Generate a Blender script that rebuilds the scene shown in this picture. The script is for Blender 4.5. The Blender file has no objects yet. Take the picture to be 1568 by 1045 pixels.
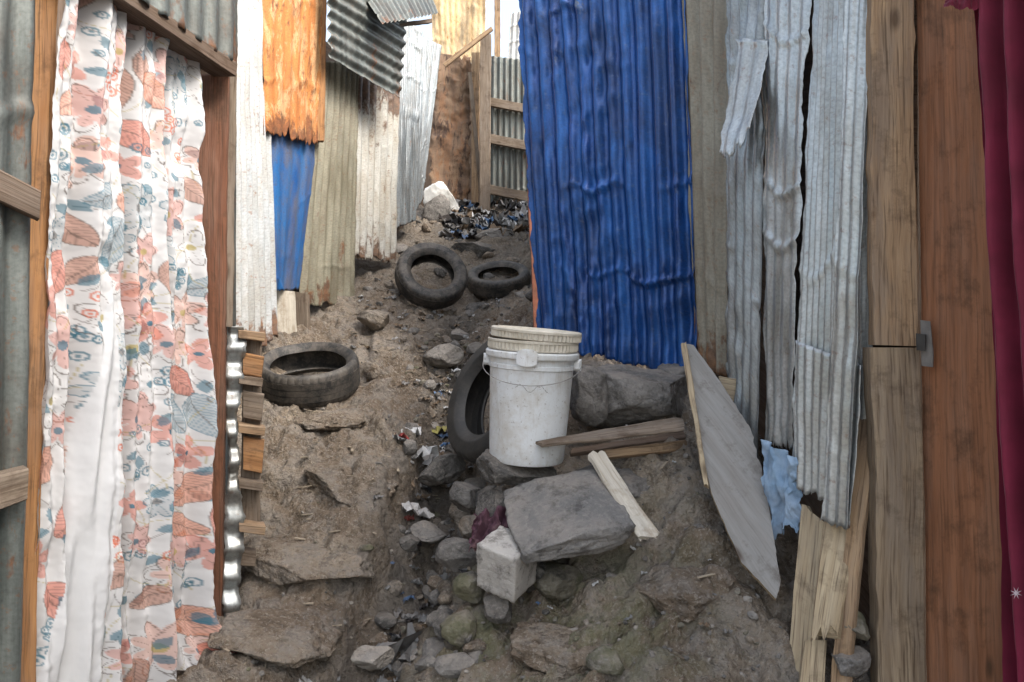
import bpy, bmesh, math, random
import numpy as np
from mathutils import Vector, noise, Matrix, Quaternion, Euler
random.seed(7); rng=np.random.RandomState(7)
CZ=1.45; K=0.0009566
scene=bpy.context.scene
def P(a,b,y):
    "surveyed world position: horizontal/vertical bearing readings (a,b) and distance y up the alley (metres)"
    return Vector(((a-784)*K*y, y, CZ+(522-b)*K*y))
def fb(x,y,z,o=4): return noise.fractal(Vector((x,y,z)),0.9,2.0,o)
def fr(x,y,z,o=5): return noise.fractal(Vector((x,y,z)),0.45,2.1,o)
def nz(x,y=0,z=0): return noise.noise(Vector((x,y,z)))
# ---------------------------------------------------------------- materials
class M:
    def __init__(s,name):
        s.m=bpy.data.materials.new(name); s.m.use_nodes=True; s.t=s.m.node_tree
        s.b=s.t.nodes['Principled BSDF']; s.out=s.t.nodes['Material Output']
    def n(s,ty,**kw):
        n=s.t.nodes.new(ty)
        for k,v in kw.items(): setattr(n,k,v)
        return n
    def l(s,a,b): s.t.links.new(a,b)
    def coord(s,uv=None,scale=(1,1,1)):
        if uv: c=s.n('ShaderNodeUVMap',uv_map=uv).outputs[0]
        else: c=s.n('ShaderNodeNewGeometry').outputs['Position']
        mp=s.n('ShaderNodeMapping'); mp.inputs['Scale'].default_value=scale
        s.l(c,mp.inputs[0]); return mp.outputs[0]
    def noise(s,co,scale,detail=5,rough=.6,dist=0):
        n=s.n('ShaderNodeTexNoise'); n.inputs['Scale'].default_value=scale; n.inputs['Detail'].default_value=min(detail,5)
        n.inputs['Roughness'].default_value=rough; n.inputs['Distortion'].default_value=dist
        s.l(co,n.inputs['Vector']); return n.outputs['Fac']
    def voro(s,co,scale,feature='F1'):
        n=s.n('ShaderNodeTexVoronoi',feature=feature); n.inputs['Scale'].default_value=scale; s.l(co,n.inputs['Vector']); return n.outputs['Distance']
    def warp(s,co,scale,amt):
        n=s.n('ShaderNodeTexNoise'); n.inputs['Scale'].default_value=scale; n.inputs['Detail'].default_value=3; s.l(co,n.inputs['Vector'])
        v=s.n('ShaderNodeVectorMath',operation='SCALE'); s.l(n.outputs['Color'],v.inputs[0]); v.inputs['Scale'].default_value=amt
        a=s.n('ShaderNodeVectorMath',operation='ADD'); s.l(co,a.inputs[0]); s.l(v.outputs[0],a.inputs[1]); return a.outputs[0]
    def ramp(s,f,a,b,ca=(0,0,0,1),cb=(1,1,1,1)):
        r=s.n('ShaderNodeValToRGB'); r.color_ramp.elements[0].position=a; r.color_ramp.elements[1].position=b
        r.color_ramp.elements[0].color=ca; r.color_ramp.elements[1].color=cb
        s.l(f,r.inputs[0]); return r.outputs[0]
    def mix(s,f,a,b,mode='MIX'):
        n=s.n('ShaderNodeMix',data_type='RGBA',blend_type=mode)
        for v,i in ((f,0),(a,6),(b,7)):
            if hasattr(v,'links'): s.l(v,n.inputs[i])
            elif i==0: n.inputs[0].default_value=v
            else: n.inputs[i].default_value=(*v[:3],1)
        return n.outputs[2]
    def math(s,op,a,b=0):
        n=s.n('ShaderNodeMath',operation=op)
        for v,i in ((a,0),(b,1)):
            if hasattr(v,'links'): s.l(v,n.inputs[i])
            else: n.inputs[i].default_value=v
        return n.outputs[0]
    def bump(s,h,st=.3,d=.01):
        b=s.n('ShaderNodeBump'); b.inputs['Strength'].default_value=st; b.inputs['Distance'].default_value=d
        s.l(h,b.inputs['Height']); s.l(b.outputs[0],s.b.inputs['Normal'])
    def col(s,c):
        if hasattr(c,'links'): s.l(c,s.b.inputs['Base Color'])
        else: s.b.inputs['Base Color'].default_value=(*c[:3],1)
    def fin(s,rough=.7,metal=0,spec=.5):
        for k,v in (('Roughness',rough),('Metallic',metal)):
            if hasattr(v,'links'): s.l(v,s.b.inputs[k])
            else: s.b.inputs[k].default_value=v
        s.b.inputs['Specular IOR Level'].default_value=spec
        return s.m
def metal(name,c1,c2,rust=(.2,.085,.035),amt=.4,toprust=0,botrust=.3,dirt=(.16,.13,.1),metalf=.35,rough=.5,spots=.5,c3=None,big=.6):
    m=M(name); st=m.coord('uv',(16,1.3,1)); iso=m.coord('uv')
    a=m.ramp(m.noise(st,1,5,.7),.38,.62); c=m.mix(a,c1,c2)
    if c3: c=m.mix(m.ramp(m.noise(m.coord('uv',(5,1.7,1)),1.6,5,.75,.4),.5,.56),c,c3)
    bg_=m.noise(m.coord('uv',(3,1.2,1)),2.0,5,.7,.5); c=m.mix(m.math('MULTIPLY',m.ramp(bg_,.44,.64),big),c,dirt)
    sp=m.noise(iso,34,5,.75); c=m.mix(m.math('MULTIPLY',m.ramp(sp,.57,.65),spots),c,rust)
    rel=m.n('ShaderNodeUVMap',uv_map='rel').outputs[0]; sx=m.n('ShaderNodeSeparateXYZ'); m.l(rel,sx.inputs[0]); v=sx.outputs[1]
    top=m.math('MULTIPLY',m.ramp(v,.72,1.0),toprust); bot=m.math('MULTIPLY',m.math('SUBTRACT',1,m.ramp(v,0,.16)),botrust)
    rn=m.noise(m.coord('uv',(6,2.2,1)),1.3,5,.75,.3)
    rr=m.math('ADD',m.math('ADD',rn,m.math('MULTIPLY',top,.4)),m.math('MULTIPLY',bot,.3))
    mask=m.ramp(rr,.68-.3*amt,.75-.3*amt)
    rc=m.mix(m.ramp(m.noise(iso,20,5,.7),.4,.6),rust,(rust[0]*.4,rust[1]*.4,rust[2]*.45))
    c=m.mix(m.math('MULTIPLY',mask,.9),c,rc)
    f=m.noise(iso,90,3,.6); c=m.mix(.5,c,m.ramp(f,.3,.6,(.45,.45,.45,1),(1,1,1,1)),'MULTIPLY')
    m.col(c); m.bump(m.math('ADD',m.noise(iso,7,2,.5),m.math('MULTIPLY',f,.04)),.25,.008)
    rg=m.ramp(a,0,1,(rough-.08,)*3+(1,),(rough+.15,)*3+(1,))
    mt=m.math('MULTIPLY',m.math('SUBTRACT',1,mask),metalf)
    return m.fin(rg,mt)
def wood(name,c1,c2,dark=(.06,.035,.02),weather=.3,grain=1.0):
    m=M(name); iso=m.coord('uv'); wc=m.warp(iso,2.5,.03)
    mp=m.n('ShaderNodeMapping'); mp.inputs['Scale'].default_value=(2.0,38,1); m.l(wc,mp.inputs[0])
    g=m.noise(mp.outputs[0],1,5,.7); c=m.mix(m.ramp(g,.38,.62),c1,c2)
    w=m.noise(m.coord('uv',(1.2,6,1)),2,5,.7); c=m.mix(m.math('MULTIPLY',m.ramp(w,.44,.62),weather),c,(.2,.17,.145))
    mp2=m.n('ShaderNodeMapping'); mp2.inputs['Scale'].default_value=(5,150,1); m.l(wc,mp2.inputs[0])
    fine=m.noise(mp2.outputs[0],1,3,.6); c=m.mix(m.math('MULTIPLY',m.ramp(fine,.52,.66),.65*grain),c,dark)
    vd=m.voro(m.coord('uv',(3.6,9,1)),1); c=m.mix(m.math('MULTIPLY',m.math('SUBTRACT',1,m.ramp(vd,.05,.14)),.75),c,dark)
    d=m.noise(iso,7,5,.75); c=m.mix(m.math('MULTIPLY',m.ramp(d,.52,.68),.6),c,dark)
    m.col(c); m.bump(m.math('ADD',g,m.math('MULTIPLY',fine,.6)),.6,.004); return m.fin(.82,0,.3)
def stone(name,c1,c2,moss=0,bumpd=.016,dust=.5):
    m=M(name); co=m.coord(); n1=m.noise(co,6,5,.7); c=m.mix(m.ramp(n1,.4,.6),c1,c2)
    n2=m.noise(co,50,5,.75); c=m.mix(m.math('MULTIPLY',m.ramp(n2,.5,.66),.45),c,(.33,.31,.28))
    n4=m.noise(co,16,5,.75); c=m.mix(m.math('MULTIPLY',m.ramp(n4,.52,.64),.6),c,(.045,.042,.04))
    ge=m.n('ShaderNodeNewGeometry'); sx=m.n('ShaderNodeSeparateXYZ'); m.l(ge.outputs['Normal'],sx.inputs[0])
    up=m.math('MULTIPLY',m.ramp(sx.outputs[2],.45,.95),m.ramp(n1,.38,.58)); c=m.mix(m.math('MULTIPLY',up,dust),c,(.27,.225,.18))
    if moss: c=m.mix(m.math('MULTIPLY',m.ramp(m.noise(co,9,5,.6),.48,.58),moss),c,(.085,.09,.035))
    wv=m.voro(m.warp(co,8,.12),9,'DISTANCE_TO_EDGE'); cr=m.ramp(wv,0,.06)
    m.col(c); m.bump(m.math('ADD',m.math('ADD',m.noise(co,14,5,.75),m.math('MULTIPLY',n2,.35)),m.math('MULTIPLY',cr,.12)),.95,bumpd); return m.fin(.9,0,.25)
def plain(name,c,rough=.7,c2=None,sc=12,dirt=.3):
    m=M(name); co=m.coord(); n=m.noise(co,sc,5,.65); c2=c2 or tuple(x*.6 for x in c)
    cc=m.mix(m.ramp(n,.38,.62),c,c2); cc=m.mix(m.math('MULTIPLY',m.ramp(m.noise(co,5,5,.7),.46,.6),dirt),cc,(.17,.13,.1))
    m.col(cc); m.bump(m.noise(co,30,3,.6),.3,.004); return m.fin(rough,0,.35)
# earth (shared by the ground sheet and the half-buried clods)
m=M('earth'); co=m.coord(); at=m.n('ShaderNodeAttribute',attribute_name='mask'); sx=m.n('ShaderNodeSeparateColor'); m.l(at.outputs['Color'],sx.inputs[0])
n1=m.noise(co,3,5,.7); c=m.mix(m.ramp(n1,.42,.58),(.225,.175,.13),(.38,.315,.245))
n2=m.noise(co,20,5,.8); c=m.mix(m.math('MULTIPLY',m.ramp(n2,.49,.59),.65),c,(.125,.095,.07))
n3=m.noise(co,75,4,.75); c=m.mix(m.math('MULTIPLY',m.ramp(n3,.55,.61),.55),c,(.46,.41,.35))
c=m.mix(m.math('MULTIPLY',m.ramp(m.noise(co,6,5,.75),.47,.57),.5),c,(.26,.24,.22))
c=m.mix(m.math('MULTIPLY',sx.outputs[1],.7),c,(.09,.08,.07))
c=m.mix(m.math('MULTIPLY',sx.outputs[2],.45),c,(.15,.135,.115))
mm=m.math('MULTIPLY',sx.outputs[0],m.ramp(m.noise(co,7,5,.75),.42,.58)); c=m.mix(m.math('MULTIPLY',mm,.65),c,(.16,.17,.085))
wv=m.voro(m.warp(co,7,.1),13); wv2=m.voro(m.warp(co,30,.03),45)
hh=m.math('ADD',m.math('ADD',m.noise(co,26,5,.8),m.math('MULTIPLY',n3,.4)),m.math('ADD',m.math('MULTIPLY',wv,-.7),m.math('MULTIPLY',wv2,-.4)))
m.col(c); m.bump(hh,1.0,.034); EARTH=m.fin(.95,0,.2)

MT=dict(
 blue=metal('blue_paint_metal',(.008,.05,.22),(.018,.12,.40),rust=(.16,.2,.27),amt=.08,dirt=(.007,.026,.10),botrust=.1,metalf=.3,rough=.30,spots=.3,big=.75),
 blue2=metal('blue_paint_metal_small',(.012,.09,.30),(.02,.14,.38),rust=(.12,.06,.04),amt=.15,metalf=.05,rough=.5,spots=.5),
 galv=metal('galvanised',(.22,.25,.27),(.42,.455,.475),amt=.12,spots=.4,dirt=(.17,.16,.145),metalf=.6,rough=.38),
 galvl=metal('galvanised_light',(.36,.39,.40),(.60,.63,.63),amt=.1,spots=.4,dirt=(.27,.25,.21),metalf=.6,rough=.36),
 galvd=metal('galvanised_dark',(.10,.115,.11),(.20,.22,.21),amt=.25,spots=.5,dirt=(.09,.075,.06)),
 beige=metal('weathered_beige_metal',(.22,.20,.155),(.34,.32,.26),amt=.2,spots=.4,botrust=.9,rust=(.24,.11,.045),dirt=(.17,.13,.085),metalf=.1),
 green=metal('weathered_olive_metal',(.20,.19,.14),(.33,.31,.235),amt=.2,spots=.5,dirt=(.16,.13,.085),metalf=.1),
 white=metal('white_painted_metal',(.44,.47,.49),(.57,.59,.60),amt=.13,spots=.6,dirt=(.34,.31,.26),rust=(.26,.12,.05),botrust=.8,metalf=0,big=.6),
 whiter=metal('white_rust_metal',(.45,.45,.42),(.60,.59,.55),amt=.26,toprust=.8,spots=.6,dirt=(.35,.29,.21),rust=(.2,.10,.05),botrust=.7,metalf=0),
 orange=metal('rust_orange_metal',(.46,.155,.033),(.56,.24,.07),rust=(.24,.085,.03),amt=.45,spots=.7,dirt=(.30,.11,.037),botrust=.8,metalf=0,rough=.75,c3=(.60,.38,.19)),
 cream=metal('cream_metal',(.76,.52,.26),(.85,.68,.44),rust=(.55,.26,.08),amt=.35,metalf=0,rough=.8),
 brownsheet=metal('rusted_brown_sheet',(.15,.09,.055),(.25,.165,.105),rust=(.07,.04,.028),amt=.5,dirt=(.10,.07,.05),metalf=0,rough=.85,c3=(.22,.115,.06)),
 w_orange=wood('wood_orange',(.40,.21,.09),(.27,.13,.055)),
 w_red=wood('wood_redbrown',(.21,.09,.05),(.13,.056,.033),weather=.25),
 w_tan=wood('wood_tan',(.42,.29,.175),(.28,.18,.105),weather=.5),
 w_grey=wood('wood_grey',(.24,.19,.145),(.15,.115,.085),weather=.5),
 w_gtan=wood('wood_greytan',(.34,.26,.175),(.22,.16,.105),weather=.45),
 w_light=wood('wood_light',(.52,.42,.28),(.39,.30,.19),weather=.35),
 w_dark=wood('wood_dark',(.10,.07,.05),(.16,.11,.08),weather=.4),
 w_ply=wood('plywood_redbrown',(.34,.155,.08),(.23,.10,.05),weather=.2,grain=.6),
 w_board=wood('plywood_grey',(.31,.30,.285),(.25,.24,.225),weather=.35,grain=.2),
 w_white=wood('wood_painted_white',(.62,.58,.5),(.5,.45,.37),dark=(.22,.15,.09),weather=.3,grain=.6),
 rock=stone('rock_grey',(.13,.123,.115),(.23,.215,.2)), rockd=stone('rock_dark',(.07,.067,.063),(.14,.13,.12),dust=.35),
 slabr=stone('rock_slab_grey',(.16,.155,.15),(.23,.22,.21),dust=.3),
 rockl=stone('rock_light',(.24,.22,.2),(.35,.32,.28)), rockm=stone('rock_mossy',(.13,.12,.095),(.22,.2,.155),moss=.5),
 conc=stone('concrete',(.38,.36,.34),(.49,.47,.44),bumpd=.008,dust=.2),
 soilrock=EARTH,
)
# ---------------------------------------------------------------- geometry helpers
def mkobj(name,verts,faces,mat,uvs=None,smooth=True,parent=None):
    me=bpy.data.meshes.new(name); me.from_pydata([tuple(v) for v in verts],[],faces)
    ob=bpy.data.objects.new(name,me); scene.collection.objects.link(ob)
    for mm in (mat if isinstance(mat,list) else [mat]):
        if mm: me.materials.append(mm)
    if uvs:
        li=np.zeros(len(me.loops),dtype=np.int32); me.loops.foreach_get('vertex_index',li)
        for k,arr in uvs.items():
            l=me.uv_layers.new(name=k); l.data.foreach_set('uv',np.asarray(arr,dtype=np.float32)[li].ravel())
    if smooth: me.polygons.foreach_set('use_smooth',[True]*len(me.polygons))
    me.update()
    if parent: ob.parent=parent
    return ob
def grid_faces(nu,nv):
    return [(j*nu+i,j*nu+i+1,(j+1)*nu+i+1,(j+1)*nu+i) for j in range(nv-1) for i in range(nu-1)]
SEED=[0]
def sheet(name,TL,TR,BR,BL,mat,pitch=.076,amp=.009,jt=0,jb=.02,js=.006,dent=.006,horiz=False,prof='sin',parent=None,bow=0,curl=None,res=8,cre=1.0,crump=.0):
    SEED[0]+=13.7; sd=SEED[0]
    W=((TR-TL).length+(BR-BL).length)/2; H=((TL-BL).length+(TR-BR).length)/2
    nrm=((TR-TL).cross(BL-TL)).normalized()
    if horiz: nu=max(4,int(W/.03)); nv=max(12,int(H/pitch*res))
    else: nu=max(12,int(W/pitch*res)); nv=max(4,int(H/.014))
    nu=min(nu,260); nv=min(nv,260)
    V=[];uv=[];rel=[]
    for j in range(nv+1):
        v=j/nv
        for i in range(nu+1):
            u=i/nu
            a=jt*abs(fr(u*W*9,sd,1,5))*1.3/H; b=1-jb*abs(fr(u*W*9,sd,7,5))*1.5/H
            vv=a+(b-a)*v
            l=js*(fr(vv*H*4,sd,3,5)*.8+.3)/W; r=1-js*(fr(vv*H*4,sd,9,5)*.8+.3)/W
            uu=l+(r-l)*u
            p=TL.lerp(TR,uu).lerp(BL.lerp(BR,uu),vv)
            ph=(vv*H if horiz else uu*W)/pitch*2*math.pi
            flat=max(0.45,1-1.2*max(0,nz(uu*W*4,vv*H*4,sd)-.2))
            s=math.sin(ph)
            if prof=='box': s=max(-1,min(1,s*2.2))
            o=amp*s*flat+dent*fb(uu*W*3.1,vv*H*1.3,sd+5,2)+dent*.2*fb(uu*W*11,vv*H*7,sd,2)
            if crump: # sharp-edged buckles
                w_=.3*nz(uu*W*6,vv*H*5,sd+2)
                o+=crump*(abs(nz(uu*W*7+w_,vv*H*5.5+w_,sd+8))*1.6+.6*abs(nz(uu*W*15,vv*H*13+w_*2,sd+3)))*max(.15,min(1,.5+1.5*nz(uu*W*2,vv*H*1.5,sd+4)))
            cr=nz(vv*H*2.2+.25*nz(uu*W*5,sd),sd,2); o-=cre*.007*math.exp(-((cr)/.022)**2)*max(0,.3+nz(uu*W*3,sd,vv*H*2))*2
            o+=bow*math.sin(math.pi*v)
            if curl: o+=curl(u,v)
            V.append(p+nrm*o); uv.append((uu*W+sd,(1-vv)*H+sd*.37)); rel.append((uu,1-vv))
    ob=mkobj(name,V,grid_faces(nu+1,nv+1),mat,dict(uv=uv,rel=rel),parent=parent)
    md=ob.modifiers.new('thickness','SOLIDIFY'); md.thickness=.0016; md.offset=0
    return ob
def slab(name,TL,TR,BR,BL,th,mat,grain='v',jag=0,wob=.003,parent=None,seg=None):
    "plank: front face corners, thickness away from the alley viewpoint; grain along v or u"
    SEED[0]+=7.3; sd=SEED[0]
    if grain=='u': TL,TR,BR,BL=TR,BR,BL,TL
    W=((TR-TL).length+(BR-BL).length)/2; H=((TL-BL).length+(TR-BR).length)/2
    n=((TR-TL).cross(BL-TL)).normalized()
    if n.dot((TL+BR)/2-Vector((0,0,CZ)))<0: n=-n
    nw=7; ch=min(.12,.003/W) ; us=[0,ch]+[k/(nw-1) for k in range(1,nw-1)]+[1-ch,1]
    nv=seg or max(3,int(H/.04)); V=[];uv=[];F=[]
    chd=min(.004,th*.25)
    for j in range(nv+1):
        v=j/nv; ring=[]
        for side in (0,1):
            for q,u in enumerate(us if side==0 else us[::-1]):
                edge=(q==0 or q==len(us)-1)
                vv=v
                if jag and j in(0,nv): vv=v+(1 if j==0 else -1)*abs(fr(u*W*28,sd+j,side*.2,4))*jag/H
                p=TL.lerp(TR,u).lerp(BL.lerp(BR,u),vv)
                d=(chd if edge else 0) if side==0 else (th-chd if edge else th)
                p=p+n*d+Vector((nz(vv*H*3,sd,1),nz(vv*H*3,sd,2),0))*wob+n*(wob*.6*fb(vv*H*14,u*W*14,sd,3))
                if edge: p+=(TR-TL).normalized()*(wob*1.0*fr(vv*H*9,sd,u*5+side*.1,4))
                ring.append(p); uv.append((vv*H+sd, u*W+side*.37+sd))
        V+=ring
    m=len(us)*2
    for j in range(nv):
        for i in range(m): F.append((j*m+i,j*m+(i+1)%m,(j+1)*m+(i+1)%m,(j+1)*m+i))
    F.append(tuple(range(m))[::-1]); F.append(tuple(nv*m+i for i in range(m)))
    return mkobj(name,V,F,mat,dict(uv=uv),smooth=False,parent=parent)
def rockmesh(seed,cuts=9,sub=4,boxy=0,rough=.06):
    r=np.random.RandomState(seed); bm=bmesh.new(); bmesh.ops.create_icosphere(bm,subdivisions=sub,radius=1)
    pts=np.array([v.co[:] for v in bm.verts]); F=[tuple(v.index for v in f.verts) for f in bm.faces]; bm.free()
    if boxy:
        mx=np.abs(pts).max(1,keepdims=True); pts=pts*(1-boxy)+pts/mx*boxy*.85
    for k in range(cuts):
        n=r.normal(size=3); n/=np.linalg.norm(n); d=r.uniform(.55,.88)*(1.2 if boxy>.5 else 1)
        pts-=np.maximum(0,pts@n-d)[:,None]*n
    if rough:
        for i,p in enumerate(pts):
            f=fr(p[0]*1.6+seed,p[1]*1.6,p[2]*2.2,6); pts[i]*=1+rough*f
    return pts,F
def rock(name,c,dims,rot=(0,0,0),seed=1,mat='rock',cuts=9,sub=5,boxy=0,rough=.06):
    pts,F=rockmesh(seed,cuts,sub,boxy,rough)
    R=np.array(Euler([math.radians(a) for a in rot]).to_matrix())
    pts=(pts*np.array(dims)/2)@R.T+np.array(c)
    return mkobj(name,pts,F,MT[mat])
def empty(name,loc=(0,0,0)):
    e=bpy.data.objects.new(name,None); scene.collection.objects.link(e); e.location=loc; e.empty_display_size=.1; return e
def lathe(name,prof,seg,mat,mod=None,closed=False,parent=None,xf=None,warpf=None):
    V=[];F=[];n=len(prof)
    for k in range(seg):
        a=2*math.pi*k/seg
        for i,(r,z) in enumerate(prof):
            rr=r+(mod(i,k) if mod else 0); V.append(Vector((rr*math.cos(a),rr*math.sin(a),z)))
    for k in range(seg):
        k2=(k+1)%seg
        for i in range(n if closed else n-1):
            i2=(i+1)%n; F.append((k*n+i,k2*n+i,k2*n+i2,k*n+i2))
    if warpf: V=[warpf(v) for v in V]
    if xf: V=[xf@v for v in V]
    ob=mkobj(name,V,F,mat,parent=parent)
    ob.data.set_sharp_from_angle(angle=math.radians(32))
    return ob
def xform(c,normal,roll=0):
    return Matrix.Translation(c)@Vector(normal).normalized().to_track_quat('Z','Y').to_matrix().to_4x4()@Matrix.Rotation(roll,4,'Z')
def tube(name,pts,r,mat,parent=None,seg=8):
    V=[];F=[]
    for i,p in enumerate(pts):
        t=(pts[min(i+1,len(pts)-1)]-pts[max(i-1,0)]).normalized()
        a=t.orthogonal().normalized(); b=t.cross(a); rr=r[i] if isinstance(r,list) else r
        for k in range(seg): an=2*math.pi*k/seg; V.append(p+(a*math.cos(an)+b*math.sin(an))*rr)
    for i in range(len(pts)-1):
        for k in range(seg): F.append((i*seg+k,i*seg+(k+1)%seg,(i+1)*seg+(k+1)%seg,(i+1)*seg+k))
    F.append(tuple(range(seg))[::-1]); F.append(tuple((len(pts)-1)*seg+k for k in range(seg)))
    return mkobj(name,V,F,mat,parent=parent)
# ---------------------------------------------------------------- terrain
ctl=[(345,975,2.2),(250,1045,2.0),(330,1045,1.9),(400,900,2.4),(450,800,2.7),(450,700,3.1),(450,640,3.55),(480,590,4.0),(400,600,3.6),(420,520,4.1),
(560,500,4.5),(500,478,4.7),(600,440,5.2),(540,440,5.2),(700,395,6.2),(660,478,5.1),(765,466,5.6),(700,370,6.8),(750,345,7.8),(780,310,9),(660,320,8.6),(620,370,6.6),
(510,905,2.3),(570,790,2.6),(595,700,2.85),(560,640,3.3),(620,590,3.9),(560,560,4.0),
(440,1045,1.95),(700,990,2.1),(660,860,2.55),(680,760,2.85),(700,650,3.4),(740,540,4.1),(720,500,4.7),
(760,1045,1.9),(950,1045,1.78),(950,930,2.05),(950,850,2.22),(850,830,2.32),(820,730,2.5),(900,660,2.8),(980,640,2.8),(900,575,3.2),(1060,590,2.85),
(830,500,3.7),(800,440,5),(810,400,6),(1050,720,2.4),(1090,850,2.1),(1150,960,1.95),(1200,1045,1.8),(1000,770,2.3),(1250,1100,1.7),(1160,800,2.25),(800,540,3.6)]
C=[P(*c) for c in ctl]; CX=[(p.x,p.y,p.z-CZ) for p in C]
prof_y=[-5,0,.6,1.2,2,3,4,5,6,7,8,9,10,200]; prof_z=[-1.45,-1.45,-1.4,-1.2,-.93,-.5,-.1,.3,.72,1.05,1.45,1.8,1.9,1.9]
def prof(y): return np.interp(y,prof_y,prof_z)
for x in (-2.6,2.4):
    for y in np.arange(0,11,.8): CX.append((x,y,float(prof(y))))
for x in (-1,0,1):
    for y in (-.5,.3,.9,1.3): CX.append((x,y,float(prof(y))+(.03 if y>1 else 0)))
    for y in (10,11): CX.append((x,y,float(prof(y))))
CX=np.array(CX)
def phi(r): return np.where(r>0,r*r*np.log(r+1e-9),0)
N=len(CX); D=np.linalg.norm(CX[:,None,:2]-CX[None,:,:2],axis=2)
A=np.zeros((N+3,N+3)); A[:N,:N]=phi(D)+np.eye(N)*.02; A[:N,N]=1; A[:N,N+1:]=CX[:,:2]; A[N:,:N]=A[:N,N:].T
wts=np.linalg.solve(A,np.r_[CX[:,2],0,0,0])
gl=np.array([(-.72,1.2),(-.58,1.75),(-.45,2.15),(-.37,2.5),(-.32,2.8),(-.33,3.1),(-.35,3.5),(-.33,3.9),(-.42,4.4),(-.35,4.9)])
def gdist(x,y):
    d=np.full(x.shape,9.)
    for a,b in zip(gl[:-1],gl[1:]):
        ab=b-a; t=np.clip(((x-a[0])*ab[0]+(y-a[1])*ab[1])/(ab@ab),0,1)
        d=np.minimum(d,np.hypot(x-a[0]-ab[0]*t,y-a[1]-ab[1]*t))
    return d
def height(x,y):
    x=np.atleast_1d(np.asarray(x,float)); y=np.atleast_1d(np.asarray(y,float))
    z=np.full(x.shape,wts[N])+wts[N+1]*x+wts[N+2]*y
    for i in range(N): z+=wts[i]*phi(np.hypot(x-CX[i,0],y-CX[i,1]))
    o=np.clip((np.abs(x)-1.9)/.6,0,1); o=np.maximum(o,np.clip((y-9.5)/1,0,1)); o=np.maximum(o,np.clip((.3-y)/.8,0,1))
    z=z*(1-o)+prof(y)*o
    wob=np.array([nz(a*4,b*4,3.3)+.6*nz(a*11,b*11,1)+.25*nz(a*27,b*27,6) for a,b in zip(x,y)])
    d=gdist(x,y)+wob*.085
    q=np.clip((y-1.0)/.8,0,1)*np.clip((5.0-y)/1.8,.0,1)
    z=z-.17*q/(1+np.exp((d-.14)/.010))-.04*q/(1+np.exp((d-.06)/.02))-.05*q/(1+np.exp((d-.25)/.02))
    m=np.array([fb(a*2.3,b*2.3,1.2,7) for a,b in zip(x,y)])
    rd=np.array([(1-abs(nz(a*4.2+.4*nz(a*9,b*9),b*4.2,8)*2))**2 for a,b in zip(x,y)])
    rd2=np.array([(1-abs(nz(a*10+.5*nz(a*22,b*22),b*10,5)*2)) for a,b in zip(x,y)])
    m3=np.array([fr(a*14,b*14,4.,6) for a,b in zip(x,y)])
    ce=np.array([noise.cell(Vector((a*7+.8*nz(a*6,b*6,2),b*7+.8*nz(a*6,b*6,9),0))) for a,b in zip(x,y)])
    ter=np.array([nz(a*1.9,b*1.9,14)*3.4+b*2.0+a*.6 for a,b in zip(x,y)]); fl=np.floor(ter); fc=ter-fl; st=(fl+1/(1+np.exp(-(fc-.5)*22)))-ter
    near=np.clip(1-(np.abs(x)-2)/2,0,1)
    mound=.05*np.exp(-((x-.22)/.28)**2-((y-2.05)/.3)**2)-.07*np.exp(-((x+1.12)**2+(y-3.85)**2)/.03)
    z=z+near*(m*.045-rd*.036-rd2*.020+m3*.014+st*.085+.014+ce*.012*np.clip(1-d/.6,0.25,1))+mound
    return z+CZ
def gz(x,y): return float(height([x],[y])[0])
xs=np.r_[-300,-120,-50,-20,-8,-4,-2.8,-2.2,np.arange(-1.8,1.3,.0105),1.5,1.9,2.4,3,5,10,25,60,150,300]
ys=np.r_[-60,-20,-6,-2,-.6,0,.5,.9,np.arange(1.2,4.4,.0110),np.arange(4.4,7,.022),np.arange(7,10,.06),10.5,11.5,14,20,40,90,300]
X,Y=np.meshgrid(xs,ys); Z=height(X.ravel(),Y.ravel())
V=np.c_[X.ravel(),Y.ravel(),Z]; nx=len(xs)
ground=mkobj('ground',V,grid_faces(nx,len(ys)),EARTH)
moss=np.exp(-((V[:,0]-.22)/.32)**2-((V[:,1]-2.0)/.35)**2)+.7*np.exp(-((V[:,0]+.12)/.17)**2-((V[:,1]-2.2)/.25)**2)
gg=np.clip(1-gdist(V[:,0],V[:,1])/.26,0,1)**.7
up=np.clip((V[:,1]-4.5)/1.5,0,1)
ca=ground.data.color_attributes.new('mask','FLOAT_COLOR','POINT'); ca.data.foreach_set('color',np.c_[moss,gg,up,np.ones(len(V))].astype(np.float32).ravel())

# ---------------------------------------------------------------- rubble and litter masses
tmpl=[rockmesh(100+i,7,2,.3,.07) for i in range(8)]
def scatter(name,pts,mats,seed,flatten=(.45,.9)):
    r=np.random.RandomState(seed); VV=[];FF=[];MI=[];off=0
    xy=np.array([(p[0],p[1]) for p in pts]); zz=height(xy[:,0],xy[:,1])
    for (x,y,s),z in zip(pts,zz):
        v,F=tmpl[r.randint(8)]; a=r.uniform(0,6.28); cs,sn=math.cos(a),math.sin(a)
        q=v*np.array([r.uniform(.7,1.4),r.uniform(.5,1),r.uniform(*flatten)])*s/2
        b=r.uniform(-.6,.6); cb,sb=math.cos(b),math.sin(b); q=q@np.array([[1,0,0],[0,cb,-sb],[0,sb,cb]])
        q=q@np.array([[cs,-sn,0],[sn,cs,0],[0,0,1]])+np.array([x,y,z+s*.03])
        VV.append(q); FF+= [tuple(i+off for i in f) for f in F]; off+=len(v); MI+=[r.randint(len(mats))]*len(F)
    ob=mkobj(name,np.vstack(VV),FF,[MT[k] for k in mats],smooth=False); ob.data.polygons.foreach_set('material_index',MI); ob.data.update(); return ob
pts=[]
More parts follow.
